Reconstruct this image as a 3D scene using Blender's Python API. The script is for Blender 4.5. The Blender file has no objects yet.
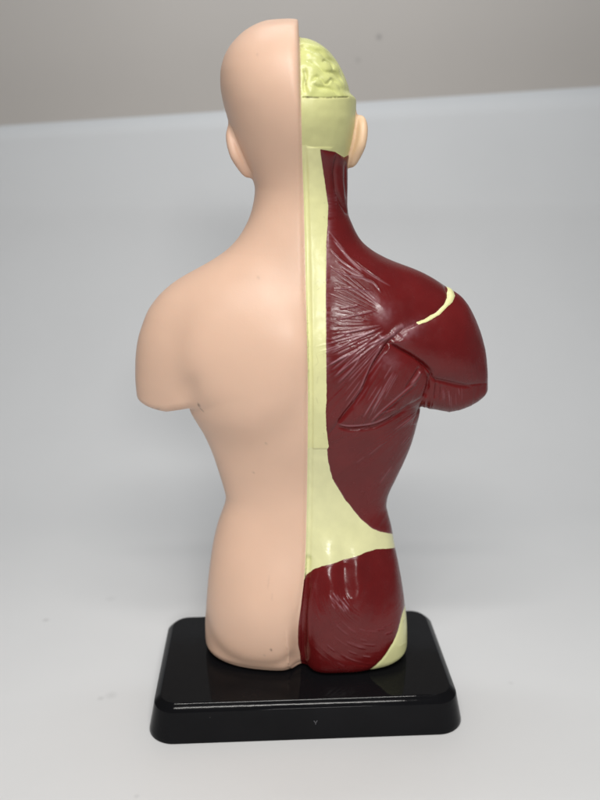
import bpy, math
import numpy as np

C = bpy.context.scene.collection
rng = np.random.default_rng(7)
MM = 0.001

# ------------------------------------------------------------------ camera model (millimetres)
F = 800.0; PITCH = .2945; ROLL = -.005; CAMH = 221.4
CP, SP = math.cos(PITCH), math.sin(PITCH)
Y0 = 311.0                     # vertical mid plane of the figure

def to_px(P):
    x, y, z = P[..., 0], P[..., 1], P[..., 2] - CAMH
    dep = y * CP - z * SP; up = y * SP + z * CP
    u = F * x / dep; v = -F * up / dep
    c, s = math.cos(ROLL), math.sin(ROLL)
    return 300 + c * u - s * v, 400 + s * u + c * v

def plane_xz(u, v, Y=Y0):
    u = np.asarray(u, float) - 300; v = np.asarray(v, float) - 400
    c, s = math.cos(ROLL), math.sin(ROLL)
    a = (c * u + s * v) / F; b = -(-s * u + c * v) / F
    # ray: depth*(a, CP + ..) ; dir in world: right*a + fwd + up*b
    dy = CP + b * SP; dz = -SP + b * CP
    t = Y / dy
    return a * t, CAMH + dz * t

# ------------------------------------------------------------------ small numeric helpers
def pchip(xk, yk):
    xk = np.asarray(xk, float); yk = np.asarray(yk, float)
    o = np.argsort(xk); xk = xk[o]; yk = yk[o]
    h = np.diff(xk); d = np.diff(yk) / h
    m = np.zeros_like(yk)
    w1 = 2 * h[1:] + h[:-1]; w2 = h[1:] + 2 * h[:-1]
    same = d[:-1] * d[1:] > 0
    with np.errstate(divide='ignore', invalid='ignore'):
        mm = (w1 + w2) / (w1 / d[:-1] + w2 / d[1:])
    m[1:-1] = np.where(same, mm, 0); m[0] = d[0]; m[-1] = d[-1]
    def f(x):
        x = np.clip(x, xk[0], xk[-1])
        i = np.clip(np.searchsorted(xk, x) - 1, 0, len(xk) - 2)
        hh = h[i]; t = (x - xk[i]) / hh
        return (yk[i] * (1 + 2 * t) * (1 - t) ** 2 + m[i] * hh * t * (1 - t) ** 2
                + yk[i + 1] * t * t * (3 - 2 * t) + m[i + 1] * hh * t * t * (t - 1))
    return f

def table(f, lo, hi, n=4000, blur=0):
    """fast lookup of a 1D function"""
    xs = np.linspace(lo, hi, n); ys = f(xs)
    if blur:
        st = (hi - lo) / (n - 1); w = int(3 * blur / st); k = np.exp(-.5 * (np.arange(-w, w + 1) * st / blur) ** 2); k /= k.sum()
        ys = np.convolve(np.pad(ys, w, mode='reflect', reflect_type='odd'), k, 'valid')
    return lambda x: np.interp(x, xs, ys)

def smin(a, b, k):
    h = np.clip(.5 + .5 * (b - a) / k, 0, 1)
    return b + (a - b) * h - k * h * (1 - h)
def smax(a, b, k): return -smin(-a, -b, k)
def sstep(a, b, x):
    t = np.clip((x - a) / (b - a), 0, 1); return t * t * (3 - 2 * t)

# ------------------------------------------------------------------ the figure as an implicit body
XM = plane_xz(303, 400)[0]
def zof(v): return plane_xz(300, v)[1]

# outline of the skin half (row, column)
L_EDGE = [(20.0, 296), (20.6, 268), (22.5, 261), (25, 255.5), (30, 247), (35, 240.5), (40, 235.5), (50, 228), (60, 223.5), (75, 220.7), (85, 220.8), (100, 223),
          (115, 227), (130, 231.5), (145, 236.5), (160, 243), (172, 249.5), (180, 253), (188, 255), (197, 254.3), (208, 252.2),
          (218, 249), (230, 243), (240, 236), (250, 226), (260, 212), (268, 199), (275, 188), (282, 181), (290, 180), (300, 181),
          (330, 184), (360, 186), (390, 188.5), (405, 190.5), (412, 194), (430, 204.5), (450, 213), (470, 219.5),
          (485, 224), (494, 226), (502, 225), (512, 221.5), (525, 217), (540, 213.5), (560, 210.5), (580, 208.3),
          (600, 207), (620, 206), (635, 206.5), (650, 207)]
# outline of the opened half
R_EDGE = [(39.5, 303), (42, 312), (46, 320), (52, 328), (60, 335), (70, 341), (80, 345.5), (90, 348.8), (96.2, 350),
          (97.6, 354.8), (101, 356), (120, 355.6), (140, 353.6), (150, 351.5), (158, 349.5), (166, 347.3), (190, 347),
          (205, 347), (215, 348.5), (225, 352), (235, 356.5), (243, 362), (250, 370), (258, 383), (264, 397), (270, 412),
          (276, 422), (282, 429), (290, 431), (300, 431), (330, 429), (360, 426), (390, 422), (402, 419.5), (410, 418.7),
          (420, 416.5), (440, 411), (460, 403), (475, 396), (485, 391), (495, 387.2), (503, 386), (512, 387.5),
          (525, 391), (540, 393.7), (560, 397.2), (580, 401), (600, 403.8), (615, 405), (630, 405), (650, 404)]
B_BACK_L = [(20.0, 0), (22, 8), (26, 13), (32, 17.5), (42, 22), (60, 27.5), (90, 31), (120, 29), (150, 23.5), (180, 17.5), (200, 15.5),
            (240, 16.8), (270, 19.5), (300, 22.6), (328, 25.3), (352, 26.5), (378, 26.0), (410, 23.5), (450, 19), (485, 16.2), (505, 16.6), (525, 18.3),
            (545, 21.2), (565, 24.3), (585, 26.7), (600, 27.4), (620, 27.2), (640, 25.6), (650, 24.5)]
B_BACK_R = [(39.5, 0), (42, 10), (46, 15), (52, 19), (60, 22), (75, 25), (96.2, 27), (97.6, 28.6), (110, 28.6), (130, 26.5),
            (150, 22), (180, 16.7), (200, 14.7)] + [(v, b - .8 + 1.6 * min(1, max(0, (v - 560) / 60))) for v, b in B_BACK_L if v >= 240]
B_FRONT_L = [(20.0, 0), (22, 8.5), (26, 14), (32, 19), (42, 24), (60, 29), (90, 34), (120, 35), (150, 33), (170, 28), (185, 21), (200, 17),
             (240, 18), (270, 21), (320, 27), (380, 28), (440, 23), (495, 20), (560, 21), (640, 19), (650, 19)]
B_FRONT_R = [(39.5, 0), (42, 11), (46, 17), (52, 21), (60, 25), (75, 28), (97, 31)] + [q for q in B_FRONT_L if q[0] >= 120]

def sq_profile(pts, blur=5.0):
    z = np.array([zof(v) for v, _ in pts]); a = np.array([b for _, b in pts], float)
    f = table(pchip(z, a ** 2), 5, 280, 6000, blur)
    zt = z.max()
    return table(lambda x: np.sqrt(np.maximum(np.where(x > zt - 6, pchip(z, a ** 2)(x) * sstep(zt - 6, zt - 3, x) + f(x) * (1 - sstep(zt - 6, zt - 3, x)), f(x)), .01)), 10, 275, 8000)
def edge_profile(pts, sgn, blur=.7):
    out = []
    for v, u in pts:
        x = plane_xz(u, v)[0]; out.append((v, max(.05, (x - XM) * sgn)))
    return sq_profile(out, blur)
aL, aR = edge_profile(L_EDGE, -1), edge_profile(R_EDGE, 1)
bbL, bbR, bfL, bfR = sq_profile(B_BACK_L), sq_profile(B_BACK_R), sq_profile(B_FRONT_L), sq_profile(B_FRONT_R)
nexp = table(pchip([zof(v) for v in (20, 150, 200, 250, 290, 400, 480, 560, 640)],
                   [2.15, 2.1, 2.1, 2.0, 2.2, 2.6, 2.5, 2.6, 2.7]), 10, 275, 4000, 6)

WIDE_L = [(v, u) for v, u in L_EDGE if v < 272] + [(275, 187.5), (282, 176.5), (288, 167.5), (297, 157), (310, 148), (320, 144), (335, 139.3), (350, 137), (365, 136.3), (380, 136.5), (395, 138), (410, 140), (425, 142)]
WIDE_R = [(v, u) for v, u in R_EDGE if v < 272] + [(276, 424), (282, 435), (288, 445), (297, 457.5), (310, 467.5), (320, 473), (335, 479.5), (350, 483.5), (365, 485.6), (380, 486.6), (395, 486.5), (410, 485), (425, 483)]
awL, awR = edge_profile(WIDE_L, -1), edge_profile(WIDE_R, 1)

SKIN_CUT = [(10, 297.3), (30, 298.6), (60, 299.6), (100, 300.2), (150, 301.3), (200, 303), (270, 304.7), (330, 306), (400, 307.2),
            (450, 306.9), (500, 306.2), (560, 304.7), (580, 303.3), (600, 301), (630, 298), (645, 298.4), (655, 300), (700, 302)]
cut_u = table(pchip([q[0] for q in SKIN_CUT], [q[1] for q in SKIN_CUT]), 0, 800)
HB = 15.25                                  # top of the stand

CLEFT = table(pchip([zof(q) for q in (520, 555, 590, 620, 650)], [0, .06, .35, .8, 1.0]), 10, 275)
def ring(x, y, z, a, bb, bf, n, xc):
    b = np.where(y < Y0, bb - 6.5 * np.exp(-((x - xc + .8) / 4.6) ** 2) * CLEFT(z), bf)
    q = (np.abs(x - xc) / a) ** n + (np.abs(y - Y0) / b) ** n
    return (np.maximum(q, 1e-9) ** (1 / n) - 1) * np.minimum(a, b)

ZBL = zof(406.6) + .3; ZBR = zof(407.5) + .3
WN = table(pchip([zof(q) for q in (250, 290, 340, 650)], [3.0, 2.0, 0, 0]), 10, 275, 4000, 3)
WW = table(pchip([zof(q) for q in (250, 300, 340, 380, 405, 650)], [0, .2, 2.0, 5.0, 6.5, 6.5]), 10, 275, 4000, 3)
nw = table(pchip([zof(q) for q in (20, 240, 270, 300, 400, 650)], [2.0, 2.0, 2.1, 2.35, 2.6, 2.6]), 10, 275, 4000, 4)
KK = table(pchip([zof(425), zof(414), zof(398), zof(372), zof(300), zof(250), zof(240)], [.8, .8, 1.5, 5.0, 5.0, .03, .03]), 10, 275, 4000, 1.5)
NR = table(pchip([zof(q) for q in (200, 540, 590, 640)], [0, 0, .45, .9]), 10, 275, 4000, 4)
def body(P):
    x, y, z = P[:, 0], P[:, 1], P[:, 2]
    n = nexp(z)
    zl = zof(19.9)
    dn = WN(z); dw = WW(z)
    low = z < zof(250)
    def half(a, aw, bb, bf, zb, tilt, k, sgn):
        nar = ring(x, y, z, a, bb - np.where(low, dn, 0), bf, n + (NR(z) if sgn > 0 else 0), XM)
        xx = (x - XM) * sgn
        wid = ring(x, y, z, aw, bb - dw, bf - dw * .8, nw(z), XM)
        low_ = 58 if sgn > 0 else 54
        bot = zb + tilt * (np.minimum(xx, low_) - 45) + .009 * np.maximum(xx - low_, 0) ** 2 + .0015 * (y - Y0) ** 2 - z
        wid = smax(wid, bot, k)
        kk = KK(z)
        return np.where(low, smin(nar, wid, kk), nar)
    fl = half(aL(z), awL(z), bbL(z), bfL(z), ZBL + 2.4, -.27, 4.5, -1)
    fr = half(aR(z), awR(z), bbR(z), bfR(z), ZBR + 2.8, -.35, 8.0, 1)
    fl = np.where(z > zl, np.maximum(fl, z - zl), fl)
    u, v = to_px(P)
    dep = y * CP - (z - CAMH) * SP
    cut = (u - cut_u(v)) * dep / F
    fl = smax(fl, cut, np.interp(z, [zof(110), zof(60)], [2.2, 4.5]))
    fr = np.maximum(fr, -cut - 5)
    f = np.minimum(fl, fr)
    return smax(f, HB - z, 5.0)

# ------------------------------------------------------------------ surface nets
def surface_nets(fun, lo, hi, h):
    nx, ny, nz = [int(math.ceil((hi[i] - lo[i]) / h)) + 1 for i in range(3)]
    X = lo[0] + h * np.arange(nx); Y = lo[1] + h * np.arange(ny); Z = lo[2] + h * np.arange(nz)
    G = np.empty((nx, ny, nz), np.float32)
    for k0 in range(0, nz, 16):
        k1 = min(nz, k0 + 16)
        g = np.stack(np.meshgrid(X, Y, Z[k0:k1], indexing='ij'), -1).reshape(-1, 3)
        G[:, :, k0:k1] = fun(g).reshape(nx, ny, k1 - k0)
    S = G < 0
    cnt = np.zeros((nx - 1, ny - 1, nz - 1), np.int8)
    for i in (0, 1):
        for j in (0, 1):
            for k in (0, 1):
                cnt += S[i:nx - 1 + i, j:ny - 1 + j, k:nz - 1 + k]
    act = (cnt > 0) & (cnt < 8)
    ci = np.argwhere(act)
    idx = -np.ones(act.shape, np.int64); idx[act] = np.arange(len(ci))
    acc = np.zeros((len(ci), 3)); num = np.zeros(len(ci))
    cor = [(i, j, k) for i in (0, 1) for j in (0, 1) for k in (0, 1)]
    for a in cor:
        for b in cor:
            if sum(abs(a[i] - b[i]) for i in range(3)) != 1 or a > b: continue
            ga = G[ci[:, 0] + a[0], ci[:, 1] + a[1], ci[:, 2] + a[2]].astype(float)
            gb = G[ci[:, 0] + b[0], ci[:, 1] + b[1], ci[:, 2] + b[2]].astype(float)
            m = (ga < 0) != (gb < 0)
            t = np.where(m, ga / np.where(m, ga - gb, 1), 0)
            p = np.array(a) + t[:, None] * (np.array(b) - np.array(a))
            acc += np.where(m[:, None], p, 0); num += m
    V = np.array(lo) + h * (ci + acc / num[:, None])
    quads = []
    for ax in range(3):
        sl0 = [slice(None)] * 3; sl1 = [slice(None)] * 3
        sl0[ax] = slice(0, -1); sl1[ax] = slice(1, None)
        A = S[tuple(sl0)]; B = S[tuple(sl1)]
        for flip, M in ((0, A & ~B), (1, ~A & B)):
            e = np.argwhere(M)
            o1, o2 = [(1, 2), (2, 0), (0, 1)][ax]
            ok = (e[:, o1] > 0) & (e[:, o2] > 0)
            ok &= (e[:, o1] < G.shape[o1] - 1) & (e[:, o2] < G.shape[o2] - 1)
            e = e[ok]
            def c(d1, d2):
                q = e.copy(); q[:, o1] -= d1; q[:, o2] -= d2
                return idx[q[:, 0], q[:, 1], q[:, 2]]
            Q = np.stack([c(1, 1), c(0, 1), c(0, 0), c(1, 0)], 1)
            quads.append(Q[:, ::-1] if flip else Q)
    return V, np.concatenate(quads)

def grad(fun, V, e=.05):
    g = np.empty_like(V)
    for i in range(3):
        d = np.zeros(3); d[i] = e
        g[:, i] = (fun(V + d) - fun(V - d)) / (2 * e)
    return g
def project(fun, V, it=2, step=.6):
    for _ in range(it):
        g = grad(fun, V); f = fun(V)
        d = -(f / np.maximum((g ** 2).sum(1), .02))[:, None] * g
        L = np.linalg.norm(d, axis=1, keepdims=True)
        V = V + d * np.minimum(1, step / np.maximum(L, 1e-9))
    return V
def relax(V, T, fun, it=2):
    E = np.concatenate([T[:, [0, 1]], T[:, [1, 2]], T[:, [2, 0]]])
    for _ in range(it):
        s = np.zeros_like(V); n = np.zeros(len(V))
        for k in range(3):
            s[:, k] += np.bincount(E[:, 0], V[E[:, 1], k], len(V)) + np.bincount(E[:, 1], V[E[:, 0], k], len(V))
        n = np.bincount(E[:, 0], minlength=len(V)) + np.bincount(E[:, 1], minlength=len(V))
        V = .5 * V + .5 * s / np.maximum(n, 1)[:, None]
        V = project(fun, V, 1)
    return V
def tri(Q): return np.concatenate([Q[:, [0, 1, 2]], Q[:, [0, 2, 3]]])
def subdivide(V, T):
    E = np.sort(np.concatenate([T[:, [0, 1]], T[:, [1, 2]], T[:, [2, 0]]]), 1)
    key, inv = np.unique(E[:, 0] * np.int64(len(V)) + E[:, 1], return_inverse=True)
    a = key // len(V); b = key % len(V)
    N = np.concatenate([V, (V[a] + V[b]) / 2]); n = len(T)
    m = inv + len(V); ab, bc, ca = m[:n], m[n:2 * n], m[2 * n:]
    return N, np.concatenate([np.stack([T[:, 0], ab, ca], 1), np.stack([ab, T[:, 1], bc], 1),
                              np.stack([ca, bc, T[:, 2]], 1), np.stack([ab, bc, ca], 1)])
def compact(V, T, *extra):
    used = np.unique(T); m = np.zeros(len(V), np.int64); m[used] = np.arange(len(used))
    return (V[used], m[T]) + tuple(e[used] for e in extra)
def vnormals(V, T):
    fn = np.cross(V[T[:, 1]] - V[T[:, 0]], V[T[:, 2]] - V[T[:, 0]])
    n = np.zeros_like(V)
    for c in range(3):
        for k in range(3): n[:, k] += np.bincount(T[:, c], fn[:, k], len(V))
    return n / np.maximum(np.linalg.norm(n, axis=1, keepdims=True), 1e-12)
def clip(V, T, lab, s, src, dst):
    """triangles labelled src with s>0 get label dst; crossed triangles are cut along s=0"""
    s = np.where(np.abs(s) < 1e-4, 1e-4, s)
    sel = lab == src; pos = s > 0
    k = pos[T].sum(1)
    lab = lab.copy(); lab[sel & (k == 3)] = dst
    mix = sel & (k > 0) & (k < 3)
    M = T[mix]; km = k[mix]
    if len(M) == 0: return V, T, lab
    lone_pos = km == 1
    flag = pos[M] == lone_pos[:, None]
    r = flag.argmax(1); ar = np.arange(len(M))
    M = np.stack([M[ar, r], M[ar, (r + 1) % 3], M[ar, (r + 2) % 3]], 1)
    E = np.concatenate([M[:, [0, 1]], M[:, [0, 2]]]); Es = np.sort(E, 1)
    key, inv = np.unique(Es[:, 0] * np.int64(len(V)) + Es[:, 1], return_inverse=True)
    a = key // len(V); b = key % len(V)
    t = np.clip(s[a] / (s[a] - s[b]), .02, .98)
    N = V[a] + t[:, None] * (V[b] - V[a])
    p = inv + len(V); n = len(M); p01, p02 = p[:n], p[n:]
    T1 = np.stack([M[:, 0], p01, p02], 1); T2 = np.stack([p01, M[:, 1], M[:, 2]], 1); T3 = np.stack([p01, M[:, 2], p02], 1)
    l1 = np.where(lone_pos, dst, src); l2 = np.where(lone_pos, src, dst)
    keep = ~mix
    return (np.concatenate([V, N]), np.concatenate([T[keep], T1, T2, T3]), np.concatenate([lab[keep], l1, l2, l2]))

# ------------------------------------------------------------------ maps over the back view
S = 3; U0, U1, V0, V1 = 118, 504, 10, 696
UG, VG = np.meshgrid(np.arange(U0 * S, U1 * S + 1) / S, np.arange(V0 * S, V1 * S + 1) / S)
def sample(M, u, v):
    x = np.clip((u - U0) * S, 0, M.shape[1] - 1.001); y = np.clip((v - V0) * S, 0, M.shape[0] - 1.001)
    i = x.astype(int); j = y.astype(int); fx = x - i; fy = y - j
    return (M[j, i] * (1 - fx) * (1 - fy) + M[j, i + 1] * fx * (1 - fy) + M[j + 1, i] * (1 - fx) * fy + M[j + 1, i + 1] * fx * fy)
def smooth_line(pts, closed=False, n=5):
    p = np.asarray(pts, float); N = len(p); out = []
    rngI = range(N if closed else N - 1)
    for i in rngI:
        if closed: a, b, c, d = p[(i - 1) % N], p[i], p[(i + 1) % N], p[(i + 2) % N]
        else: a, b, c, d = p[max(i - 1, 0)], p[i], p[i + 1], p[min(i + 2, N - 1)]
        for t in np.arange(n) / n:
            out.append(.5 * ((2 * b) + (c - a) * t + (2 * a - 5 * b + 4 * c - d) * t * t + (3 * b - a - 3 * c + d) * t ** 3))
    if not closed: out.append(p[-1])
    return np.array(out)
def seg_dist2(px, py, a, b):
    d = b - a; L = max((d ** 2).sum(), 1e-9)
    t = np.clip(((px - a[0]) * d[0] + (py - a[1]) * d[1]) / L, 0, 1)
    return (px - a[0] - t * d[0]) ** 2 + (py - a[1] - t * d[1]) ** 2, t
def poly_sdf(pts, smooth=False):
    """positive inside; evaluated on a coarse grid and enlarged"""
    p = smooth_line(pts, True, 3) if smooth else np.asarray(pts, float)
    st = 3
    px = UG[::st, ::st]; py = VG[::st, ::st]
    D = np.full(px.shape, 1e9); inside = np.zeros(px.shape, bool)
    for i in range(len(p)):
        a, b = p[i], p[(i + 1) % len(p)]
        D = np.minimum(D, seg_dist2(px, py, a, b)[0])
        if a[1] != b[1]:
            c = (a[1] > py) != (b[1] > py)
            inside ^= c & (px < (b[0] - a[0]) * (py - a[1]) / (b[1] - a[1]) + a[0])
    sd = np.sqrt(D) * np.where(inside, 1, -1)
    # bilinear enlarge
    H, W = UG.shape; y = np.minimum(np.arange(H) / st, sd.shape[0] - 1.001); x = np.minimum(np.arange(W) / st, sd.shape[1] - 1.001)
    j = y.astype(int); i = x.astype(int); fy = (y - j)[:, None]; fx = (x - i)[None]
    A = sd[j][:, i]; B = sd[j][:, i + 1]; Cc = sd[j + 1][:, i]; Dd = sd[j + 1][:, i + 1]
    return A * (1 - fx) * (1 - fy) + B * fx * (1 - fy) + Cc * (1 - fx) * fy + Dd * fx * fy
def stroke(M, pts, w, amp, smooth=True, taper=True):
    p = smooth_line(pts) if smooth and len(pts) > 2 else np.asarray(pts, float)
    m = 3.2 * w
    x0 = int(max(0, (p[:, 0].min() - m - U0) * S)); x1 = int(min(M.shape[1], (p[:, 0].max() + m - U0) * S + 1))
    y0 = int(max(0, (p[:, 1].min() - m - V0) * S)); y1 = int(min(M.shape[0], (p[:, 1].max() + m - V0) * S + 1))
    px = UG[y0:y1, x0:x1]; py = VG[y0:y1, x0:x1]
    D = np.full(px.shape, 1e9); Q = np.zeros(px.shape); n = len(p) - 1
    for i in range(n):
        d, t = seg_dist2(px, py, p[i], p[i + 1])
        k = d < D; D = np.where(k, d, D); Q = np.where(k, (i + t) / n, Q)
    tp = np.minimum(1, 5 * np.minimum(Q, 1 - Q) + .15) if taper else 1
    M[y0:y1, x0:x1] += amp * np.exp(-D / (w * w)) * tp
def gauss(M, c, rx, ry, amp, ang=0, p=1):
    a = math.radians(ang); dx = UG - c[0]; dy = VG - c[1]
    X = (dx * math.cos(a) + dy * math.sin(a)) / rx; Y = (-dx * math.sin(a) + dy * math.cos(a)) / ry
    M += amp * np.exp(-(X * X + Y * Y) ** p)
def lattice(x, y, seed):
    """smooth value noise 0..1"""
    R = np.random.default_rng(seed).random((256, 256))
    xi = np.floor(x).astype(int); yi = np.floor(y).astype(int); fx = x - xi; fy = y - yi
    fx = fx * fx * (3 - 2 * fx); fy = fy * fy * (3 - 2 * fy)
    a = R[xi & 255, yi & 255]; b = R[(xi + 1) & 255, yi & 255]; c = R[xi & 255, (yi + 1) & 255]; d = R[(xi + 1) & 255, (yi + 1) & 255]
    return a * (1 - fx) * (1 - fy) + b * fx * (1 - fy) + c * (1 - fx) * fy + d * fx * fy

SPINE_EDGE = [(320, 149), (322, 165), (325, 185), (328, 205), (327.4, 225), (326, 245), (326, 300), (326, 340), (326.5, 400), (325.6, 412)]
sd_trap = poly_sdf(SPINE_EDGE + [(326.2, 430), (328, 436), (338, 422.5), (345, 412), (360, 393), (372, 366), (383, 349), (391, 338), (402, 328.5),
                    (414, 322.5), (425, 319), (436, 311), (445, 303), (447, 295), (444, 286), (440, 280), (445, 268),
                    (420, 250), (380, 228), (352, 214.5), (346, 214), (340, 204), (336, 192), (334, 174), (336.5, 152)])
sd_neck = poly_sdf([(334, 150.5), (336.5, 152), (344, 157.5), (347, 156), (351, 153), (365, 170), (365, 222), (350, 222), (340, 210), (334, 192), (332, 174)])
sd_delt = poly_sdf([(416, 323.5), (404, 329), (393, 337), (388.5, 343), (398, 348.5), (410, 355), (422, 363.5), (430, 372), (432, 377.5), (448, 380.8), (465, 384.5), (484, 383),
                    (505, 380), (505, 270), (455, 262), (436, 276), (440, 300), (430, 315)])
sd_tric = poly_sdf([(420, 361), (432, 375), (448, 378), (465, 380), (484, 380), (505, 376), (505, 425), (412, 425), (419.5, 404), (424.5, 396), (428, 386), (428, 378)])
sd_infra = poly_sdf([(392, 335), (425, 355), (433, 376), (428, 386), (424.5, 396), (418, 399.5), (406.7, 405.5), (390, 416.9), (371.7, 424.5), (350, 427), (336.5, 424.2),
                     (338, 410), (355, 385), (375, 350)])
sd_lat = poly_sdf([(326.2, 425), (330, 410), (370, 400), (430, 360), (450, 420), (425, 470), (400, 500), (410, 537), (392, 534), (380, 531.7), (372.7, 528.9), (360.7, 519.2), (344.7, 499),
                   (332, 478), (328.3, 462), (327, 449.5), (328.6, 446), (327.5, 438)])
sd_blade = poly_sdf([(436, 270), (442, 280.5), (446, 290), (446, 298), (443, 304.5), (434.5, 312.4), (424, 318.4), (415.5, 321.6), (415, 324), (418, 325.6), (427, 322.4), (438, 316),
                     (446.5, 307.5), (451, 304), (453.4, 298), (451.5, 291), (447, 284), (450, 274)]) - .7
sd_glute = poly_sdf([(285, 590), (302, 583), (306, 575.5), (314, 568.7), (323, 565.2), (340, 560.7), (350, 557.6), (365, 552.2), (377, 549.2), (394, 548), (402, 549), (425, 560), (425, 600),
                     (406, 603), (401.5, 615), (397.8, 630), (392.5, 643), (385, 655), (376, 665), (366, 672), (356, 678), (345, 700), (270, 700)])
sd_skull = poly_sdf([(280, 97), (325, 97.4), (360, 96.6), (380, 98), (380, 150), (352, 152), (348, 155.3), (344, 157.4), (335, 151.8), (320, 148.2), (304, 145.2), (280, 144)])
sd_brain = poly_sdf([(280, 0), (380, 0), (380, 96.6), (350, 96.8), (325, 97.4), (280, 97)])

H = np.zeros_like(UG)
WEAR = np.zeros_like(UG); MARK = np.zeros_like(UG)
order = [('t', sd_trap), ('d', sd_delt), ('c', sd_tric), ('i', sd_infra), ('l', sd_lat), ('g', sd_glute), ('n', sd_neck)]
eff = {}; prior = np.full_like(UG, -1e9)
for k, sd in order:
    eff[k] = np.minimum(sd, -prior); prior = np.maximum(prior, sd)
def bulge(k, h, w, edge=.25):
    e = eff[k]; return np.where(e > 0, edge * (1 - np.exp(-e / 1.2)) + h * (1 - np.exp(-e / w)), 0)
fade_out = 1 - .8 * sstep(458, 484, UG)
H += bulge('t', .55, 9, .22) + bulge('d', 1.3, 8, .3) * fade_out + bulge('c', .2, 8, .1) * fade_out + bulge('i', .55, 6, .15) + bulge('l', .35, 12, .12) + bulge('g', .3, 10, .3) + bulge('n', .5, 5, .2)
eb = np.maximum(sd_blade, 0); H += .55 * (1 - np.exp(-eb / 1.3))

# fibres ------------------------------------------------------------
def fibres(mask, ang, rad, freq, amp, seed, along=.05, sharp=1.6, clump=.5):
    j = 1.2 * (lattice(rad * .03, ang * freq * .25, seed + 9) - .5)
    n1 = lattice(ang * freq + j, rad * along, seed); n2 = lattice(ang * freq * 2.3 + j, rad * along * 1.4, seed + 1)
    cl = sstep(.5 - clump * .5, .5 + .25, lattice(ang * freq * .22, rad * along * .8, seed + 2)) * .75 + .25
    r = 1 - np.abs(2 * n1 - 1); r2 = 1 - np.abs(2 * n2 - 1)
    global H
    H = H + amp * mask * (r ** sharp * .7 + r2 ** sharp * .3) * cl
def fan(c):
    dx = UG - c[0]; dy = VG - c[1]; return np.arctan2(dy, -dx), np.hypot(dx, dy)
inn = lambda k, w=3: sstep(0, w, eff[k])
a, r = fan((402, 323))
fibres(inn('t', 2.5) * sstep(16, 34, r) * sstep(215, 250, VG) * (.4 + .6 * sstep(305, 340, VG)) * (1 - .75 * sstep(20, -12, VG - 238 - (UG - 328))), a, r, 17, .22, 11, .035, 2.2)
a, r = fan((500, 190))
fibres(inn('i') * sstep(346, 372, VG) * (1 - .5 * sstep(400, 425, UG)), a, r, 55, .36, 21, .03, 2.0)
a, r = fan((446, 392))
fibres(inn('l', 5) * sstep(12, 40, r) * (.35 + .65 * sstep(360, 395, UG)), a, r, 26, .36, 31, .022, 1.5)
fibres(inn('l', 5) * (1 - sstep(380, 410, UG)) * .6, a, r, 40, .14, 35, .03, 2.2)
fibres(inn('c', 2), (UG + .12 * (VG - 390)) / 30, VG, 8, .62, 41, .05, 1.5)
a, r = fan((452, 292))
fibres(inn('d', 6) * sstep(45, 75, r) * sstep(425, 450, UG), a, r, 22, .10, 51, .02, 1.5)
gr = np.hypot((UG - 374) / 1.0, (VG - 583) / 1.12); ga = np.arctan2(VG - 583, UG - 374)
gm = inn('g', 5) * sstep(22, 34, gr) * sstep(575, 592, VG + .35 * (UG - 320))
fibres(gm * (.35 + .65 * np.maximum(sstep(640, 650, VG), sstep(350, 325, UG) * sstep(630, 610, VG))), gr / 30, ga * 30, 9, .22, 61, .045, 1.5)
fibres(gm * sstep(368, 345, UG) * sstep(628, 612, VG) * sstep(582, 596, VG), gr / 30, ga * 30, 16, .26, 66, .07, 2.2)
a, r = fan((346, 215))
fibres(inn('n', 2), a, r, 5, .25, 71, .03, 1.4)

# grooves between muscles
for pts, w, d in [([(391, 338), (384, 349), (373, 366), (361, 393), (346, 413), (338, 422)], 1.9, -.75),
                  ([(390, 343), (398, 348.5), (410, 355), (422, 363.5), (430, 371)], 1.7, -.8),
                  ([(430, 372), (428, 386), (424, 397)], 2.2, -.9), ([(436, 382), (434, 398)], 1.1, -.5), ([(441, 384), (440, 400)], 1.0, -.35),
                  ([(431, 379), (444, 381.5), (456, 384.5), (470, 386.5)], 1.5, -.35),
                  ([(372, 424), (381, 414), (392, 404.5), (405, 393.5), (417, 384)], 1.2, -.35),
                  ([(338, 426.5), (350, 429), (372, 427), (390, 419), (407, 407.5)], 1.5, -.5),
                  ([(354.5, 402), (354.3, 419)], 1.0, -.2), ([(404, 388), (413, 376), (419, 366)], 1.2, -.45),
                  ([(336, 157), (333.6, 173), (336, 192), (346, 213)], 1.3, -.55), ([(344, 161), (343.6, 180), (345.4, 200)], 1.2, -.4),
                  ([(400, 334), (391, 341)], 3, -.5)]:
    stroke(H, pts, w, d)
for pts, w, d in [([(371, 421.5), (380, 412), (391, 402.5), (404, 391.5), (416, 382)], 1.0, .35),
                  ([(338, 424), (350, 426), (372, 423.5), (390, 416)], 1.1, .40),
                  ([(411, 384), (417, 377), (420.5, 371)], 1.4, .5),
                  ([(383, 343.5), (372, 362), (359, 391)], 1.2, .28), ([(396, 333), (386, 338), (378, 336)], 2.4, .45),
                  ([(404, 325), (398, 328), (392, 334)], 2.5, .3)]:
    stroke(H, pts, w, d)
    stroke(WEAR, pts, w * .7, .24)
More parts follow.
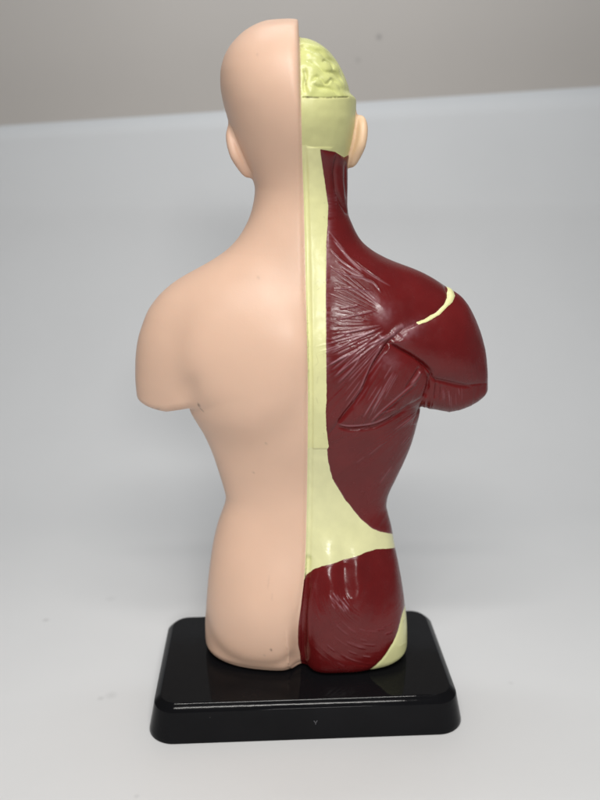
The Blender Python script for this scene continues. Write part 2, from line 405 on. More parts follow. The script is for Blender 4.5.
# long raised strands across the upper trapezius
for p in [[(329, 231), (340, 246), (352, 261), (372, 275), (390, 286)], [(333, 240), (347, 258), (362, 272)], [(331, 250), (346, 265), (366, 278)],
          [(336, 262), (352, 273), (374, 284)], [(334, 270), (350, 276), (370, 281), (380, 293)], [(334, 289), (350, 288.5), (372, 292)], [(340, 309), (358, 306)],
          [(336, 320), (352, 315), (372, 312)], [(332, 340), (352, 331), (380, 325)], [(331, 352), (350, 342), (381, 328)], [(332, 370), (352, 353), (384, 331)],
          [(335, 377), (350, 361), (366, 346)], [(338, 383), (354, 366), (362, 352)]]:
    q = [(x + rng.normal(0, .5), y + rng.normal(0, .5)) for x, y in p]
    stroke(H, q, .7, .28); stroke(WEAR, q, .5, .36)
def hairs(n, fn, amp, wear, w=(.38, .62)):
    for _ in range(n):
        q = fn(); k = rng.uniform(.35, 1.0)
        ww = rng.uniform(*w)
        stroke(H, q, ww, amp * k, smooth=False); stroke(WEAR, q, ww * .9, wear * k, smooth=False)
def radial(c, a0, a1, r0, r1, l0, l1):
    def f():
        t = math.radians(rng.uniform(a0, a1)); r = rng.uniform(r0, r1); l = rng.uniform(l0, l1)
        return [(c[0] - (r + l * q) * math.cos(t), c[1] + (r + l * q) * math.sin(t)) for q in np.linspace(0, 1, 5)]
    return f
hairs(26, radial((402, 323), 8, 50, 26, 66, 14, 36), .26, .42)
hairs(7, radial((404, 325), 15, 40, 16, 24, 14, 28), .22, .40)
hairs(18, radial((500, 190), 53.5, 62, 190, 244, 14, 36), .24, .34)
hairs(12, radial((446, 392), 15, 62, 34, 110, 10, 26), .16, .16)
for i_, t_ in enumerate(np.linspace(-42, 50, 24)):            # the orderly fan of fine fibres
    t_ = math.radians(t_ + rng.uniform(-1, 1)); r0_ = rng.uniform(26, 40); r1_ = rng.uniform(56, 74) / max(.72, math.cos(t_))
    ln = [(402 - q * math.cos(t_), 323 + q * math.sin(t_)) for q in np.linspace(r0_, r1_, 6)]
    stroke(H, ln, .5, rng.uniform(.12, .24), smooth=False); stroke(WEAR, ln, .4, rng.uniform(.08, .28), smooth=False)
def gl():
    x = rng.uniform(326, 348); y = 596 + (x - 326) * .1 + rng.uniform(-5, 13); l = rng.uniform(4, 11)
    return [(x, y), (x + l * .28, y + l * .45), (x + l * .62, y + l * .9)]
hairs(17, gl, .22, .36)
def gl2():
    t = rng.uniform(.35, 2.2); r = rng.uniform(40, 86); d = rng.uniform(.1, .35)
    return [(374 + r * math.cos(t + q * d), 583 + 1.12 * r * math.sin(t + q * d)) for q in np.linspace(0, 1, 5)]
hairs(40, gl2, .16, .10)
def tri_hair():
    x = rng.uniform(432, 474); y = rng.uniform(386, 396); return [(x, y), (x + .5, y + rng.uniform(6, 14))]
hairs(10, tri_hair, .2, .15)
# worn paint along the spine and at the shoulder blade
WEAR += .55 * np.where(eff['t'] > 0, np.exp(-np.maximum(eff['t'], 0) / 2.2), 0) * (np.abs(UG - 328) < 9) * sstep(185, 205, VG) * sstep(395, 350, VG) * lattice(VG / 1.2, UG / 6, 81)
WEAR += .22 * np.where(eff['t'] > 0, np.exp(-np.maximum(eff['t'], 0) / 5), 0) * sstep(346, 338, UG) * np.exp(-((VG - 255) / 22) ** 2) * lattice(VG / 2.5, UG / 5, 83)
for c, rx, ry, am, an in [((374, 298), 9, 4, .25, 45), ((384, 314), 8, 9, .28, 30), ((409, 331), 14, 7, .30, -30), ((390, 362), 8, 9, .2, -60)]:
    M = np.zeros_like(UG); gauss(M, c, rx, ry, am, an); WEAR += M * (.3 + .7 * lattice(UG / 3, VG / 3, 85))
gauss(H, (384, 310), 14, 6, .45, 55); gauss(H, (408, 331), 16, 8, .7, -30)
WEAR += .35 * sstep(.9, 0, np.abs(sd_lat - .2)) * (VG > 448) * lattice(UG / 4, VG / 4, 87)

# big soft forms of the right side
gauss(H, (455, 345), 26, 34, 1.2); gauss(H, (350, 610), 34, 34, 1.1); gauss(H, (378, 400), 26, 18, .6, -40); gauss(H, (365, 270), 30, 16, .7, 30)
# spine strip: groove beside the skin shell, slight hollow, and its lower end
dcut = UG - cut_u(VG)
flange = sstep(1.0, 2.2, dcut) * sstep(7.2, 4.8, dcut)
H -= .42 * flange * sstep(140, 175, VG) * sstep(585, 560, VG)
H += .22 * sstep(4.5, 6.5, dcut) * sstep(449.5, 447.5, VG) * sstep(146.5, 148, VG) * sstep(334, 330, UG) * sstep(.6, -.4, sd_trap)
H += .25 * np.exp(-((UG - 312) / 3.5) ** 2) * sstep(230, 300, VG) * sstep(450, 330, VG)
fibres(((sd_lat < -1) & (sd_trap < -1) & (sd_glute < -1) & (VG > 450) & (VG < 500) & (dcut > 5)) * sstep(500, 460, VG), UG / 30, VG, 14, .08, 91, .03, 1.4)
H += .10 * (lattice(UG / 5, VG / 7, 93) - .5) * (dcut > 4) * (eff['t'] < 0) * (VG > 97)
H += .16 * (lattice(UG / 9, VG / 9, 94) - .5) * (dcut > 4) * (sd_skull > 0)
# lumbar sheet: two soft ridges that catch the light, cleft of the buttocks
for u_, w_, am_ in ((329, 12, 1.5), (356, 9, 1.2)):
    H += am_ * sstep(528, 563, VG) * sstep(655, 575, VG) * np.exp(-((UG - u_ - .06 * (VG - 550)) / w_) ** 2)
gauss(H, (343, 556), 5, 22, -.3)
stroke(H, [(308, 560), (306, 585), (304, 610), (303, 640), (304, 670)], 4.2, -1.3, taper=False)
stroke(H, [(318, 570), (312, 590), (309, 615), (310, 645)], 1.6, .4)
stroke(H, [(321, 567), (330, 582), (332, 598), (340, 612)], 5.5, .4)
stroke(H, [(357, 556), (355, 575), (357, 590), (352, 606)], 5.0, .35)
stroke(H, [(344, 562), (343, 580), (346, 598)], 4.0, -.3)
gauss(H, (394, 575), 5, 22, .5, -6)
hipc = poly_sdf([(430, 590), (406, 603), (401.5, 615), (397.8, 630), (392.5, 643), (385, 655), (376, 665), (366, 672), (356, 680), (430, 690)])
H += .2 * sstep(0, 2, hipc)

# brain folds
BR = np.zeros_like(UG)
for p, w in [([(303, 45), (309, 48), (314, 50), (320, 51.7), (326, 57), (335, 62), (341, 72), (345, 85)], 1.2),
             ([(306, 60), (312, 61.5), (318, 66), (324, 71), (330, 72), (335, 73), (340, 79), (342.5, 88)], 1.3),
             ([(312, 82), (314, 78), (318, 76.5), (322, 80), (324.5, 83), (328, 83), (331, 79.5), (336, 83), (340, 90)], 1.3),
             ([(314, 84), (318, 87), (324, 87), (331, 89), (339, 95)], 1.2), ([(322, 62), (326, 60.5), (331, 64), (333, 70)], 1.1),
             ([(304, 68), (306, 76), (304.5, 84), (306, 93)], 1.5)]:
    stroke(BR, p, w * 1.05, -1)
for c_, rx_, ry_, an_ in [((309, 53), 4.5, 3, 30), ((318, 57.5), 5, 3, 35), ((328, 66), 6, 3.4, 35), ((313, 69), 6, 4, 30), ((337, 68), 5, 2.8, 55), ((317, 81.5), 4.5, 3.6, 0),
                          ((328, 79), 6, 3, 20), ((337, 86), 4, 5, 0), ((327, 92), 7, 2.8, 5), ((311, 90), 4, 4, 20), ((322, 49), 6, 2.2, 30), ((342, 84), 3, 6, -10)]:
    gauss(BR, c_, rx_, ry_, .95, an_)
BRM = sstep(0, 2, sd_brain) * sstep(56, 44, np.hypot((UG - 303) * 1.05, (VG - 95) * .92))
H += .72 * np.tanh(BR) * BRM
H += .12 * (lattice(UG / 9, VG / 7, 95) - .5) * BRM
M = np.zeros_like(UG); stroke(M, [(303, 97.3), (325, 97.8), (336, 97.3), (348, 97)], .55, 1, taper=False)
H -= .35 * M; MARK += M * .75 * (lattice(UG / 1.8, VG, 97) > .42)
for p in [[(305, 76), (306, 86)], [(304, 70), (305, 74)], [(301.5, 44), (302, 48)], [(304, 96.8), (309, 97.2)]]:
    M = np.zeros_like(UG); stroke(M, p, 1.0, .75); MARK += M * lattice(UG / 1.5, VG / 1.5, 98)
for p in [[(315, 285), (318, 281), (320, 284)], [(317, 290), (320, 288)], [(316, 354), (318, 362), (315, 366)], [(318, 376), (317, 384)], [(316, 397), (318, 404)]]:
    stroke(MARK, p, .4, .2)
# small chips and paint bleed where red meets cream
for _ in range(16):
    v_ = rng.uniform(200, 445); u_ = 325 + rng.uniform(-1.5, .5); stroke(MARK, [(u_, v_), (u_ + rng.uniform(-.3, 1.2), v_ + rng.uniform(.4, 2))], .45, rng.uniform(.1, .35), smooth=False)

# skin side: shoulder blade, rib edge, hip crease
SK = np.zeros_like(UG)
M = np.zeros_like(UG); gauss(M, (245, 350), 62, 86, 2.7, 0, 3.2); SK += M * sstep(235, 340, VG)
gauss(SK, (262, 605), 46, 50, 1.6)
stroke(SK, [(203, 620), (208, 634), (217, 648), (230, 659), (248, 665.5), (275, 666.5), (292, 659)], 6.5, -.8, taper=False)
gauss(SK, (216, 120), 10, 22, 0)
gauss(SK, (300, 640), 14, 40, -1.2)
gauss(SK, (190, 388), 12, 14, -1.0, 30)
ms = dcut < 1.5
H = np.where(ms, SK * 1.0 + .06 * (lattice(UG / 14, VG / 14, 99) - .5), H)
# scuffs
for p, w, am in [([(198.4, 404.2), (199.2, 406)], .8, .9), ([(200, 408), (203.5, 411.5)], .45, .45), ([(258, 277), (258.6, 278)], 1.3, .18), ([(271, 649.5), (271.4, 650.3)], .8, .7), ([(264, 655), (264.5, 655.5)], .7, .3),
                 ([(253, 472), (254, 473)], .7, .3), ([(266, 443), (266.4, 444)], .8, .3), ([(302, 290), (303, 291)], .6, .25), ([(257, 54), (257.5, 55)], .8, .2),
                 ([(147, 406.3), (149, 407.4)], .6, .4), ([(151.5, 408), (153, 408.4)], .6, .35), ([(156, 409), (159, 409.3)], .6, .35), ([(269, 576), (268, 588)], .7, .10), ([(272, 594), (272, 600)], .7, .10)]:
    stroke(MARK, p, w, am, smooth=False, taper=False)

# ------------------------------------------------------------------ build the figure's mesh
LO = np.array([-73., Y0 - 44, HB - 3.3]); HI = np.array([80., Y0 + 44, 272.])
V, Q = surface_nets(body, LO, HI, 1.15)
T = tri(Q); V = project(body, V, 3, .5); V = relax(V, T, body, 2)
V, T = subdivide(V, T); V = project(body, V, 2, .3)
u, v = to_px(V)
dep = V[:, 1] * CP - (V[:, 2] - CAMH) * SP
lab = np.zeros(len(T), int)
V, T, lab = clip(V, T, lab, (u - cut_u(v)) * dep / F - .25, 0, 1)     # 0 skin, 1 opened half
VS, TS = compact(V, T[lab == 0])
VR, TR = compact(V, T[lab == 1])
nr = vnormals(VR, TR)
back = (nr[TR].mean(1)[:, 1] < .25)
# the back of the opened half gets a finer mesh
VB, TB = compact(VR, TR[back]); VF, TF = compact(VR, TR[~back])
VB, TB = subdivide(VB, TB); VB = project(body, VB, 1, .2)
TR = np.concatenate([TB, TF + len(VB)]); VR = np.concatenate([VB, VF])

def facing(V, T):
    n = vnormals(V, T); vd = V - np.array([0, 0, CAMH]); vd /= np.linalg.norm(vd, axis=1, keepdims=True)
    return n, sstep(.0, .28, -(n * vd).sum(1))
def displace(V, T):
    n, fc = facing(V, T); u, v = to_px(V)
    return V + n * (sample(H, u, v) * fc)[:, None]

P = {}
lab = np.full(len(TR), 1)
names = {1: 'spine_strip'}
wob = lambda u, v: .5 * (lattice(u / 5 + 40, v / 5 + 40, 5) - .5) + .35 * (lattice(u / 1.6 + 40, v / 1.6 + 40, 6) - .5)
for i, (nm, sd) in enumerate([('brain', sd_brain), ('skull', sd_skull), ('shoulder_blade_ridge', sd_blade), ('trapezius_muscle', sd_trap), ('deltoid_muscle', sd_delt), ('upper_arm_muscle', sd_tric),
                              ('shoulder_blade_muscle', sd_infra), ('broad_back_muscle', sd_lat), ('buttock_muscle', sd_glute), ('neck_muscle', sd_neck)]):
    u, v = to_px(VR)
    w = 0 if nm in ('brain', 'skull') else wob(u, v)
    VR, TR, lab = clip(VR, TR, lab, sample(sd, u, v) + w, 1, i + 2); names[i + 2] = nm
u, v = to_px(VR)
VR, TR, lab = clip(VR, TR, lab, v - 447.8 + .04 * (u - 318) + wob(u, v) * 2, 1, 20); names[20] = 'lumbar_sheet'
u, v = to_px(VR)
VR, TR, lab = clip(VR, TR, lab, np.minimum(v - 590, u - 340), 20, 21); names[21] = 'hip_bone'

def tidy(T, lab, nv, small=4000):
    for L in np.unique(lab):
        ids = np.where(lab == L)[0]; t = T[ids]; par = np.arange(nv)
        for _ in range(400):
            m = par[t].min(1); new = par.copy()
            for c in range(3): np.minimum.at(new, t[:, c], m)
            new = new[new]
            if (new == par).all(): break
            par = new
        comp = par[t[:, 0]]; u_, c_ = np.unique(comp, return_counts=True)
        if len(u_) < 2: continue
        main = u_[c_.argmax()]
        for cc in u_:
            if cc == main or c_[u_ == cc][0] > small: continue
            sub = ids[comp == cc]; vs = np.zeros(nv, bool); vs[T[sub].ravel()] = True
            nb = vs[T].any(1); nb[sub] = False
            if nb.any(): lab[sub] = np.bincount(lab[nb]).argmax()
    return lab
idx = {nm: k for k, nm in names.items()}
fr_ = VR[TR].mean(1)[:, 1] > Y0
lab[fr_ & (lab == idx['shoulder_blade_muscle'])] = idx['broad_back_muscle']
lab = tidy(TR, lab, len(VR))
VR = displace(VR, TR); VS = displace(VS, TS)
nR = vnormals(VR, TR); nS = vnormals(VS, TS)

# ------------------------------------------------------------------ materials
def srgb(r, g, b):
    f = lambda c: c / 12.92 if c <= .04045 else ((c + .055) / 1.055) ** 2.4
    return (f(r / 255), f(g / 255), f(b / 255), 1)
def mat(name, col, rough=.4, spec=.5, mottle=.06, scale=60, bump=.0, bscale=900, sss=0, wear=None, mark=None, coat=0, rvar=.1, dust=None):
    m = bpy.data.materials.new(name); m.use_nodes = True
    nt = m.node_tree; N = nt.nodes; Lk = nt.links; N.clear()
    out = N.new('ShaderNodeOutputMaterial'); b = N.new('ShaderNodeBsdfPrincipled'); Lk.new(b.outputs[0], out.inputs[0])
    tc = N.new('ShaderNodeTexCoord')
    nz = N.new('ShaderNodeTexNoise'); nz.inputs['Scale'].default_value = scale; nz.inputs['Detail'].default_value = 6
    Lk.new(tc.outputs['Object'], nz.inputs['Vector'])
    rp = N.new('ShaderNodeMapRange'); rp.inputs[1].default_value = .3; rp.inputs[2].default_value = .7
    rp.inputs[3].default_value = 1 - mottle; rp.inputs[4].default_value = 1 + mottle
    Lk.new(nz.outputs['Fac'], rp.inputs[0])
    mx = N.new('ShaderNodeMix'); mx.data_type = 'RGBA'; mx.blend_type = 'MULTIPLY'; mx.inputs[0].default_value = 1
    mx.inputs[6].default_value = col; Lk.new(rp.outputs[0], mx.inputs[7])
    cur = mx.outputs[2]
    for nm, c2 in (('wear', wear), ('mark', mark)):
        if c2 is None: continue
        at = N.new('ShaderNodeAttribute'); at.attribute_name = nm
        m2 = N.new('ShaderNodeMix'); m2.data_type = 'RGBA'; m2.clamp_factor = True
        Lk.new(at.outputs['Fac'], m2.inputs[0]); Lk.new(cur, m2.inputs[6]); m2.inputs[7].default_value = c2
        cur = m2.outputs[2]
    if dust:                                             # a few specks: cells of a Voronoi picked at random
        vo = N.new('ShaderNodeTexVoronoi'); vo.inputs['Scale'].default_value = dust[0]; Lk.new(tc.outputs['Object'], vo.inputs['Vector'])
        lt = N.new('ShaderNodeMath'); lt.operation = 'LESS_THAN'; lt.inputs[1].default_value = dust[1]; Lk.new(vo.outputs['Distance'], lt.inputs[0])
        sp = N.new('ShaderNodeSeparateColor'); Lk.new(vo.outputs['Color'], sp.inputs[0])
        l2 = N.new('ShaderNodeMath'); l2.operation = 'LESS_THAN'; l2.inputs[1].default_value = dust[2]; Lk.new(sp.outputs[0], l2.inputs[0])
        ml = N.new('ShaderNodeMath'); ml.operation = 'MULTIPLY'; Lk.new(lt.outputs[0], ml.inputs[0]); Lk.new(l2.outputs[0], ml.inputs[1])
        m3 = N.new('ShaderNodeMix'); m3.data_type = 'RGBA'; Lk.new(ml.outputs[0], m3.inputs[0]); Lk.new(cur, m3.inputs[6]); m3.inputs[7].default_value = dust[3]
        cur = m3.outputs[2]
    Lk.new(cur, b.inputs['Base Color'])
    n2 = N.new('ShaderNodeTexNoise'); n2.inputs['Scale'].default_value = scale * 2.3; n2.inputs['Detail'].default_value = 4
    Lk.new(tc.outputs['Object'], n2.inputs['Vector'])
    rr = N.new('ShaderNodeMapRange'); rr.inputs[1].default_value = .3; rr.inputs[2].default_value = .7
    rr.inputs[3].default_value = rough - rvar * .5; rr.inputs[4].default_value = rough + rvar * .5
    Lk.new(n2.outputs['Fac'], rr.inputs[0]); Lk.new(rr.outputs[0], b.inputs['Roughness'])
    b.inputs['Specular IOR Level'].default_value = spec
    if coat: b.inputs['Coat Weight'].default_value = coat; b.inputs['Coat Roughness'].default_value = .12
    if sss:
        b.inputs['Subsurface Weight'].default_value = sss; b.inputs['Subsurface Radius'].default_value = (1, .45, .25); b.inputs['Subsurface Scale'].default_value = .002
    if bump:
        n3 = N.new('ShaderNodeTexNoise'); n3.inputs['Scale'].default_value = bscale; n3.inputs['Detail'].default_value = 3
        Lk.new(tc.outputs['Object'], n3.inputs['Vector'])
        bp = N.new('ShaderNodeBump'); bp.inputs['Strength'].default_value = bump; bp.inputs['Distance'].default_value = .0004
        Lk.new(n3.outputs['Fac'], bp.inputs['Height']); Lk.new(bp.outputs[0], b.inputs['Normal'])
    return m

M_SKIN = mat('skin_plastic', srgb(222, 186, 162), .40, .45, .035, 40, .06, 1400, .12, mark=srgb(70, 52, 48))
M_RED = mat('muscle_paint', srgb(98, 21, 22), .23, .44, .10, 90, .10, 900, 0, wear=srgb(190, 150, 160), mark=srgb(40, 8, 10), rvar=.14)
M_CREAM = mat('cream_paint', srgb(224, 223, 165), .32, .45, .05, 120, .14, 700, 0, mark=srgb(80, 70, 40))
M_LUMB = mat('lumbar_cream_paint', srgb(222, 221, 170), .19, .5, .05, 150, .10, 900, 0, mark=srgb(80, 70, 40))
M_SKULL = mat('skull_olive_paint', srgb(208, 208, 147), .38, .45, .07, 90, .16, 500, 0, mark=srgb(70, 55, 30))
M_BRAIN = mat('brain_paint', srgb(206, 210, 138), .28, .5, .10, 140, .1, 800, 0, mark=srgb(80, 58, 30))
M_EAR = mat('ear_plastic', srgb(222, 190, 156), .38, .45, .04, 60, .05, 1200, .1)

def mesh_object(name, V, T, m, parent, normals=None, attrs=None):
    me = bpy.data.meshes.new(name)
    n = len(T)
    me.vertices.add(len(V)); me.vertices.foreach_set('co', (np.asarray(V) * MM).astype(np.float32).ravel())
    k = T.shape[1]
    me.loops.add(n * k); me.loops.foreach_set('vertex_index', T.astype(np.int32).ravel())
    me.polygons.add(n); me.polygons.foreach_set('loop_start', (np.arange(n) * k).astype(np.int32))
    me.update(calc_edges=True)
    me.polygons.foreach_set('use_smooth', np.ones(n, bool))
    for a, val in (attrs or {}).items():
        at = me.attributes.new(a, 'FLOAT', 'POINT'); at.data.foreach_set('value', val.astype(np.float32))
    if normals is not None: me.normals_split_custom_set_from_vertices(normals.astype(np.float32))
    me.materials.append(m)
    o = bpy.data.objects.new(name, me); C.objects.link(o)
    if parent: o.parent = parent
    return o

ORG = np.array([0., 301., 0.])
root = bpy.data.objects.new('anatomical_torso_model', None); C.objects.link(root)
root.location = ORG * MM; root.empty_display_size = .05
root['label'] = 'plastic torso model seen from behind, half skin and half red muscle, on black stand'
root['category'] = 'anatomical model'

def attrs_for(V):
    u, v = to_px(V); return {'wear': np.clip(sample(WEAR, u, v), 0, .8), 'mark': np.clip(sample(MARK, u, v), 0, 1)}
mesh_object('skin_shell', VS - ORG, TS, M_SKIN, root, nS, attrs_for(VS))
MATS = {'spine_strip': M_CREAM, 'lumbar_sheet': M_LUMB, 'hip_bone': M_CREAM, 'brain': M_BRAIN, 'skull': M_SKULL, 'shoulder_blade_ridge': M_CREAM}
for k, nm in names.items():
    t = TR[lab == k]
    if len(t) == 0: print('EMPTY', nm); continue
    vv, tt, nn = compact(VR, t, nR)
    mesh_object(nm, vv - ORG, tt, MATS.get(nm, M_RED), root, nn, attrs_for(vv))

# ------------------------------------------------------------------ ears
def ear_fun(cu, cv, Yc, side, tilt, hl, hd, flare):
    cx, cz = plane_xz(cu, cv, Yc)
    ct, st = math.cos(tilt), math.sin(tilt); cf, sf = math.cos(flare), math.sin(flare)
    def f(P):
        x = (P[:, 0] - cx) * side; y = P[:, 1] - Yc; z = P[:, 2] - cz
        x, z = x * ct - z * st, x * st + z * ct            # lean
        nrm = x * cf + y * sf; tan = -x * sf + y * cf       # nrm: outward face, tan: towards the front
        w = hd * (1 - .25 * sstep(0, -hl, z))
        q = np.sqrt((z / hl) ** 2 + (tan / w) ** 2)
        body_ = np.maximum(np.abs(nrm + .9 * (1 - q * q)) - 1.1, (q - 1) * hd)
        rim = np.sqrt((nrm - .3) ** 2 + ((q - .93) * hd) ** 2) - 1.55
        stem = np.sqrt((nrm + 2.5) ** 2 / 4 + (tan - 3.5) ** 2 / 5 + (z / 1.0) ** 2 / 36) * 2.2 - 2.6
        return smin(smin(body_, rim, 1.2), stem, 2.0)
    return f, np.array([cx, Yc, cz])
for (cu, cv, Yc, side, tilt, hl, hd, flare, m) in [(241, 151, 307, -1, .32, 7.9, 5.0, .50, M_SKIN), (355, 141.5, 306, 1, .20, 7.4, 4.8, .46, M_EAR)]:
    f0, c = ear_fun(cu, cv, Yc, side, tilt, hl, hd, flare)
    f = lambda P, f0=f0: np.maximum(smin(f0(P), body(P), 1.8), f0(P) - 1.3)
    v_, q_ = surface_nets(f, c - 15, c + 15, .5); t_ = tri(q_)
    v_ = project(f, v_, 2, .3); v_ = relax(v_, t_, f, 2)
    mesh_object('ear', v_ - ORG, t_, m, root)

# ------------------------------------------------------------------ the black stand
def rrect(hx, hy, r, n=14):
    pts = []
    for cx, cy, a0 in ((hx - r, hy - r, 0), (-hx + r, hy - r, 90), (-hx + r, -hy + r, 180), (hx - r, -hy + r, 270)):
        for i in range(n + 1):
            a = math.radians(a0 + 90 * i / n); pts.append((cx + r * math.cos(a), cy + r * math.sin(a)))
    return pts
W2, D2, TAPER = 60.0, 32.3, 3.85
prof = [(0.0, TAPER - .5), (.12, TAPER - .12), (.5, TAPER)]
E1 = 1.3; Z1 = HB - 2.65
for i in range(1, 9): prof.append((.5 + (Z1 - .5) * i / 8, TAPER + (E1 - TAPER) * i / 8))
e_, z_ = E1, Z1                                  # eased top edge: tight, broad, tight
for r_, a0_, a1_, n_ in ((.8, 15, 40, 5), (14., 40, 53, 12), (.8, 53, 90, 7)):
    for i in range(n_):
        am_ = math.radians(a0_ + (a1_ - a0_) * (i + .5) / n_); d_ = r_ * math.radians((a1_ - a0_) / n_)
        z_ += d_ * math.cos(am_); e_ -= d_ * math.sin(am_); prof.append((min(z_, HB), e_))
prof += [(HB, e_ - 1.2), (HB, e_ - 4)]
rings = []
for z, e in prof:
    r = 8.0 + e * .8
    rings.append([(x, y, z) for x, y in rrect(W2 + e, D2 + e, max(r, 2))])
n = len(rings[0]); Vb = [p for r_ in rings for p in r_]; Fb = []
for i in range(len(rings) - 1):
    for j in range(n):
        Fb.append((i * n + j, i * n + (j + 1) % n, (i + 1) * n + (j + 1) % n, (i + 1) * n + j))
Fb.append(tuple(range((len(rings) - 1) * n, len(rings) * n))); Fb.append(tuple(range(n - 1, -1, -1)))
me = bpy.data.meshes.new('stand'); me.from_pydata([(x * MM, y * MM, z * MM) for x, y, z in Vb], [], Fb); me.update()
for p in me.polygons: p.use_smooth = len(p.vertices) == 4
me.materials.append(mat('black_plastic', (.006, .006, .007, 1), .08, .11, .2, 40, .04, 350, rvar=.05, dust=(260, .10, .035, (.10, .10, .10, 1))))
stand = bpy.data.objects.new('stand', me); C.objects.link(stand); stand.parent = root
stand.location = (.0008, 0, 0); stand.rotation_euler = (0, 0, .0445)
# small moulded mark on the front of the stand
def bar(p, q, w, h):
    p = np.array(p); q = np.array(q); d = (q - p) / np.linalg.norm(q - p); s = np.array([-d[1], d[0]]) * w / 2
    return [p - s, p + s, q + s, q - s], h
Vm = []; Fm = []
for pa, pb in [((-.65, .75), (-.12, -.1)), ((.65, .75), (.12, -.1)), ((0, -.25), (0, -.8))]:
    c, h = bar(pa, pb, .26, .1); k = len(Vm)
    for dy in (.1, -.12):
        for x, z in c: Vm.append((x * MM, dy * MM, z * MM))
    Fm += [(k + 4, k + 5, k + 6, k + 7), (k, k + 1, k + 5, k + 4), (k + 1, k + 2, k + 6, k + 5), (k + 2, k + 3, k + 7, k + 6), (k + 3, k, k + 4, k + 7)]
mm_ = bpy.data.meshes.new('moulded_mark'); mm_.from_pydata(Vm, [], Fm); mm_.update()
mm_.materials.append(mat('mark_grey', (.10, .10, .11, 1), .4, .5, .2, 2000))
mk = bpy.data.objects.new('moulded_mark', mm_); C.objects.link(mk); mk.parent = stand
fz = 7.0; fe = TAPER + (E1 - TAPER) * (fz - .5) / (Z1 - .5)
mk.location = (3.2 * MM, -(D2 + fe) * MM, fz * MM); mk.rotation_euler = (-math.atan2(TAPER - E1, Z1 - .5), 0, 0)

# ------------------------------------------------------------------ the white sweep and the wall behind it
def sweep():
    prof = [(-400., 0.)] + [(y, 0.) for y in np.linspace(-200, 430, 22)]
    R = 190.; yc = 470.
    prof += [(yc + R * math.sin(a), R - R * math.cos(a)) for a in np.linspace(0, math.radians(88), 26)]
    y1, z1 = prof[-1]
    prof += [(y1 + (t * 0.035), z1 + t) for t in np.linspace(8, 400, 6)]
    xs = np.linspace(-650, 650, 41); Vv = []; Ff = []
    ztop = prof[-1][1]
    for y, z in prof:
        for x in xs:
            k = max(0, (z - z1) / (ztop - z1)) if z > z1 else 0
            top = TOPZ + TOPS * x
            zz = z1 + (top - z1) * k if z > z1 else z
            Vv.append((x * MM, (y + x * .02 * k) * MM, (zz) * MM))
    n = len(xs)
    for i in range(len(prof) - 1):
        for j in range(n - 1): Ff.append((i * n + j, i * n + j + 1, (i + 1) * n + j + 1, (i + 1) * n + j))
    me = bpy.data.meshes.new('backdrop'); me.from_pydata(Vv, [], Ff); me.update()
    for p in me.polygons: p.use_smooth = True
    o = bpy.data.objects.new('backdrop', me); C.objects.link(o)
    o['kind'] = 'structure'
    s = o.modifiers.new('thickness', 'SOLIDIFY'); s.thickness = .0016; s.offset = -1
    return o
YB = 470 + 190
zl_ = plane_xz(0, 125.5, YB + 6)[1]; zr_ = plane_xz(600, 85.5, YB + 6)[1]
xl_ = plane_xz(0, 125.5, YB + 6)[0]; xr_ = plane_xz(600, 85.5, YB + 6)[0]
TOPS = (zr_ - zl_) / (xr_ - xl_); TOPZ = zl_ - TOPS * xl_
bd = sweep()
bd.data.materials.append(mat('white_sheet', srgb(219, 220, 221), .62, .3, .025, 7, .12, 260, rvar=.05))

wm = mat('grey_wall', srgb(222, 215, 208), .8, .2, .02, 6, .10, 120)
YW = 800.0
def add_spots(m, pts, col):
    nt = m.node_tree; b = [x for x in nt.nodes if x.type == 'BSDF_PRINCIPLED'][0]
    src = b.inputs['Base Color'].links[0].from_socket
    tc = [x for x in nt.nodes if x.type == 'TEX_COORD'][0]
    for pt, rr, am in pts:
        ds = nt.nodes.new('ShaderNodeVectorMath'); ds.operation = 'DISTANCE'; ds.inputs[1].default_value = [q * MM for q in pt]
        nt.links.new(tc.outputs['Object'], ds.inputs[0])
        mr = nt.nodes.new('ShaderNodeMapRange'); mr.inputs[1].default_value = rr * .3 * MM; mr.inputs[2].default_value = rr * 1.5 * MM
        mr.inputs[3].default_value = am; mr.inputs[4].default_value = 0
        nt.links.new(ds.outputs['Value'], mr.inputs[0])
        mx = nt.nodes.new('ShaderNodeMix'); mx.data_type = 'RGBA'; nt.links.new(mr.outputs[0], mx.inputs[0]); nt.links.new(src, mx.inputs[6])
        mx.inputs[7].default_value = col; src = mx.outputs[2]
    nt.links.new(src, b.inputs['Base Color'])
wp = lambda u, v: (plane_xz(u, v, YW)[0], 0, plane_xz(u, v, YW)[1])
add_spots(wm, [(wp(379, 37), 2.2, .42), (wp(358, 60), 2.3, .18)], (.10, .09, .09, 1))
add_spots(bd.data.materials[0], [((-82, 293, 0), 2.2, .16), ((-86, 291, 0), 1.3, .2), ((-128, 352, 0), 1.5, .25), ((-100, 372, 0), 2.4, .10), ((92, 300, 0), 1.2, .12), ((-60, 236, 0), .9, .18)], (.28, .28, .28, 1))
me = bpy.data.meshes.new('wall')
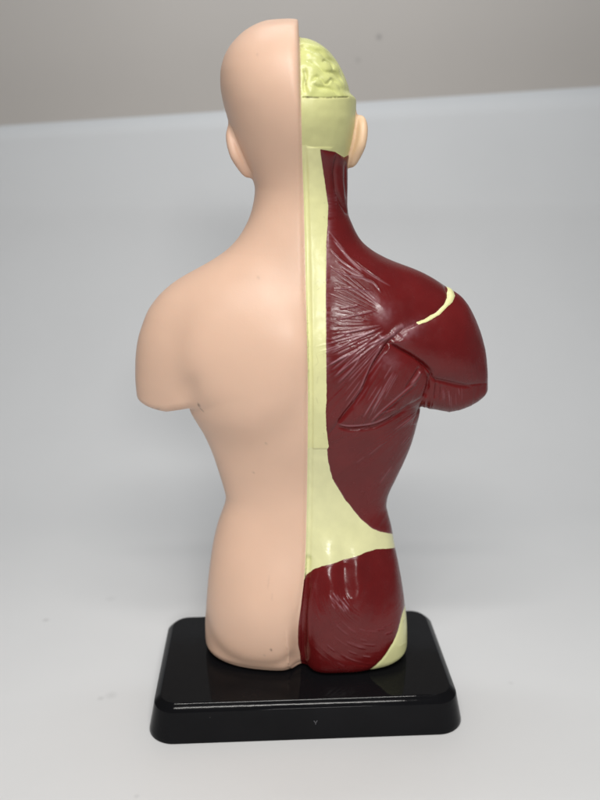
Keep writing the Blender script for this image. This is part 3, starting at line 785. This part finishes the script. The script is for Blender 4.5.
me.from_pydata([(-1.6, 0, -.4), (1.6, 0, -.4), (1.6, 0, 1.3), (-1.6, 0, 1.3), (-1.6, .05, -.4), (1.6, .05, -.4), (1.6, .05, 1.3), (-1.6, .05, 1.3)], [],
               [(0, 1, 2, 3), (5, 4, 7, 6), (3, 2, 6, 7), (1, 0, 4, 5), (0, 3, 7, 4), (2, 1, 5, 6)])
me.materials.append(wm); wall = bpy.data.objects.new('wall', me); C.objects.link(wall); wall.location = (0, YW * MM, 0); wall['kind'] = 'structure'

# ------------------------------------------------------------------ light
def area(name, loc, target, sx, sy, power, col, spread=180):
    l = bpy.data.lights.new(name, 'AREA'); l.spread = math.radians(spread); l.shape = 'RECTANGLE'; l.size = sx; l.size_y = sy; l.energy = power; l.color = col
    o = bpy.data.objects.new(name, l); C.objects.link(o); o.location = loc
    from mathutils import Vector
    o.rotation_euler = (Vector(target) - Vector(loc)).to_track_quat('-Z', 'Y').to_euler()
    return o
area('strip_lamp', (0, -.12, .57), (0, .25, .06), .36, .02, .54, (1, .97, .93), 105)
area('strip_lamp', (0, .05, .62), (0, .26, .0), .36, .02, .50, (1, .97, .93), 105)
area('window_lamp', (.10, -.55, .47), (0, .30, .10), .19, .08, .92, (1, .985, .96), 120)
area('strip_lamp', (0, .47, .66), (0, .68, .30), .40, .05, 1.0, (.92, .965, 1))
w = bpy.data.worlds.new('World'); bpy.context.scene.world = w; w.use_nodes = True
w.node_tree.nodes['Background'].inputs[0].default_value = (.94, .97, 1, 1); w.node_tree.nodes['Background'].inputs[1].default_value = .14

# ------------------------------------------------------------------ camera
cam = bpy.data.cameras.new('camera'); co = bpy.data.objects.new('camera', cam); C.objects.link(co)
cam.sensor_fit = 'VERTICAL'; cam.sensor_height = 36; cam.sensor_width = 27; cam.lens = 36 * F / 800
cam.clip_start = .01; cam.clip_end = 20
from mathutils import Matrix
co.matrix_world = Matrix.Translation((0, 0, CAMH * MM)) @ Matrix.Rotation(math.pi / 2 - PITCH, 4, 'X') @ Matrix.Rotation(ROLL, 4, 'Z')
cam.dof.use_dof = True; cam.dof.focus_distance = .30; cam.dof.aperture_fstop = 9
sc = bpy.context.scene; sc.camera = co
sc.view_settings.view_transform = 'Standard'; sc.view_settings.look = 'None'; sc.view_settings.exposure = 0; sc.view_settings.gamma = 1
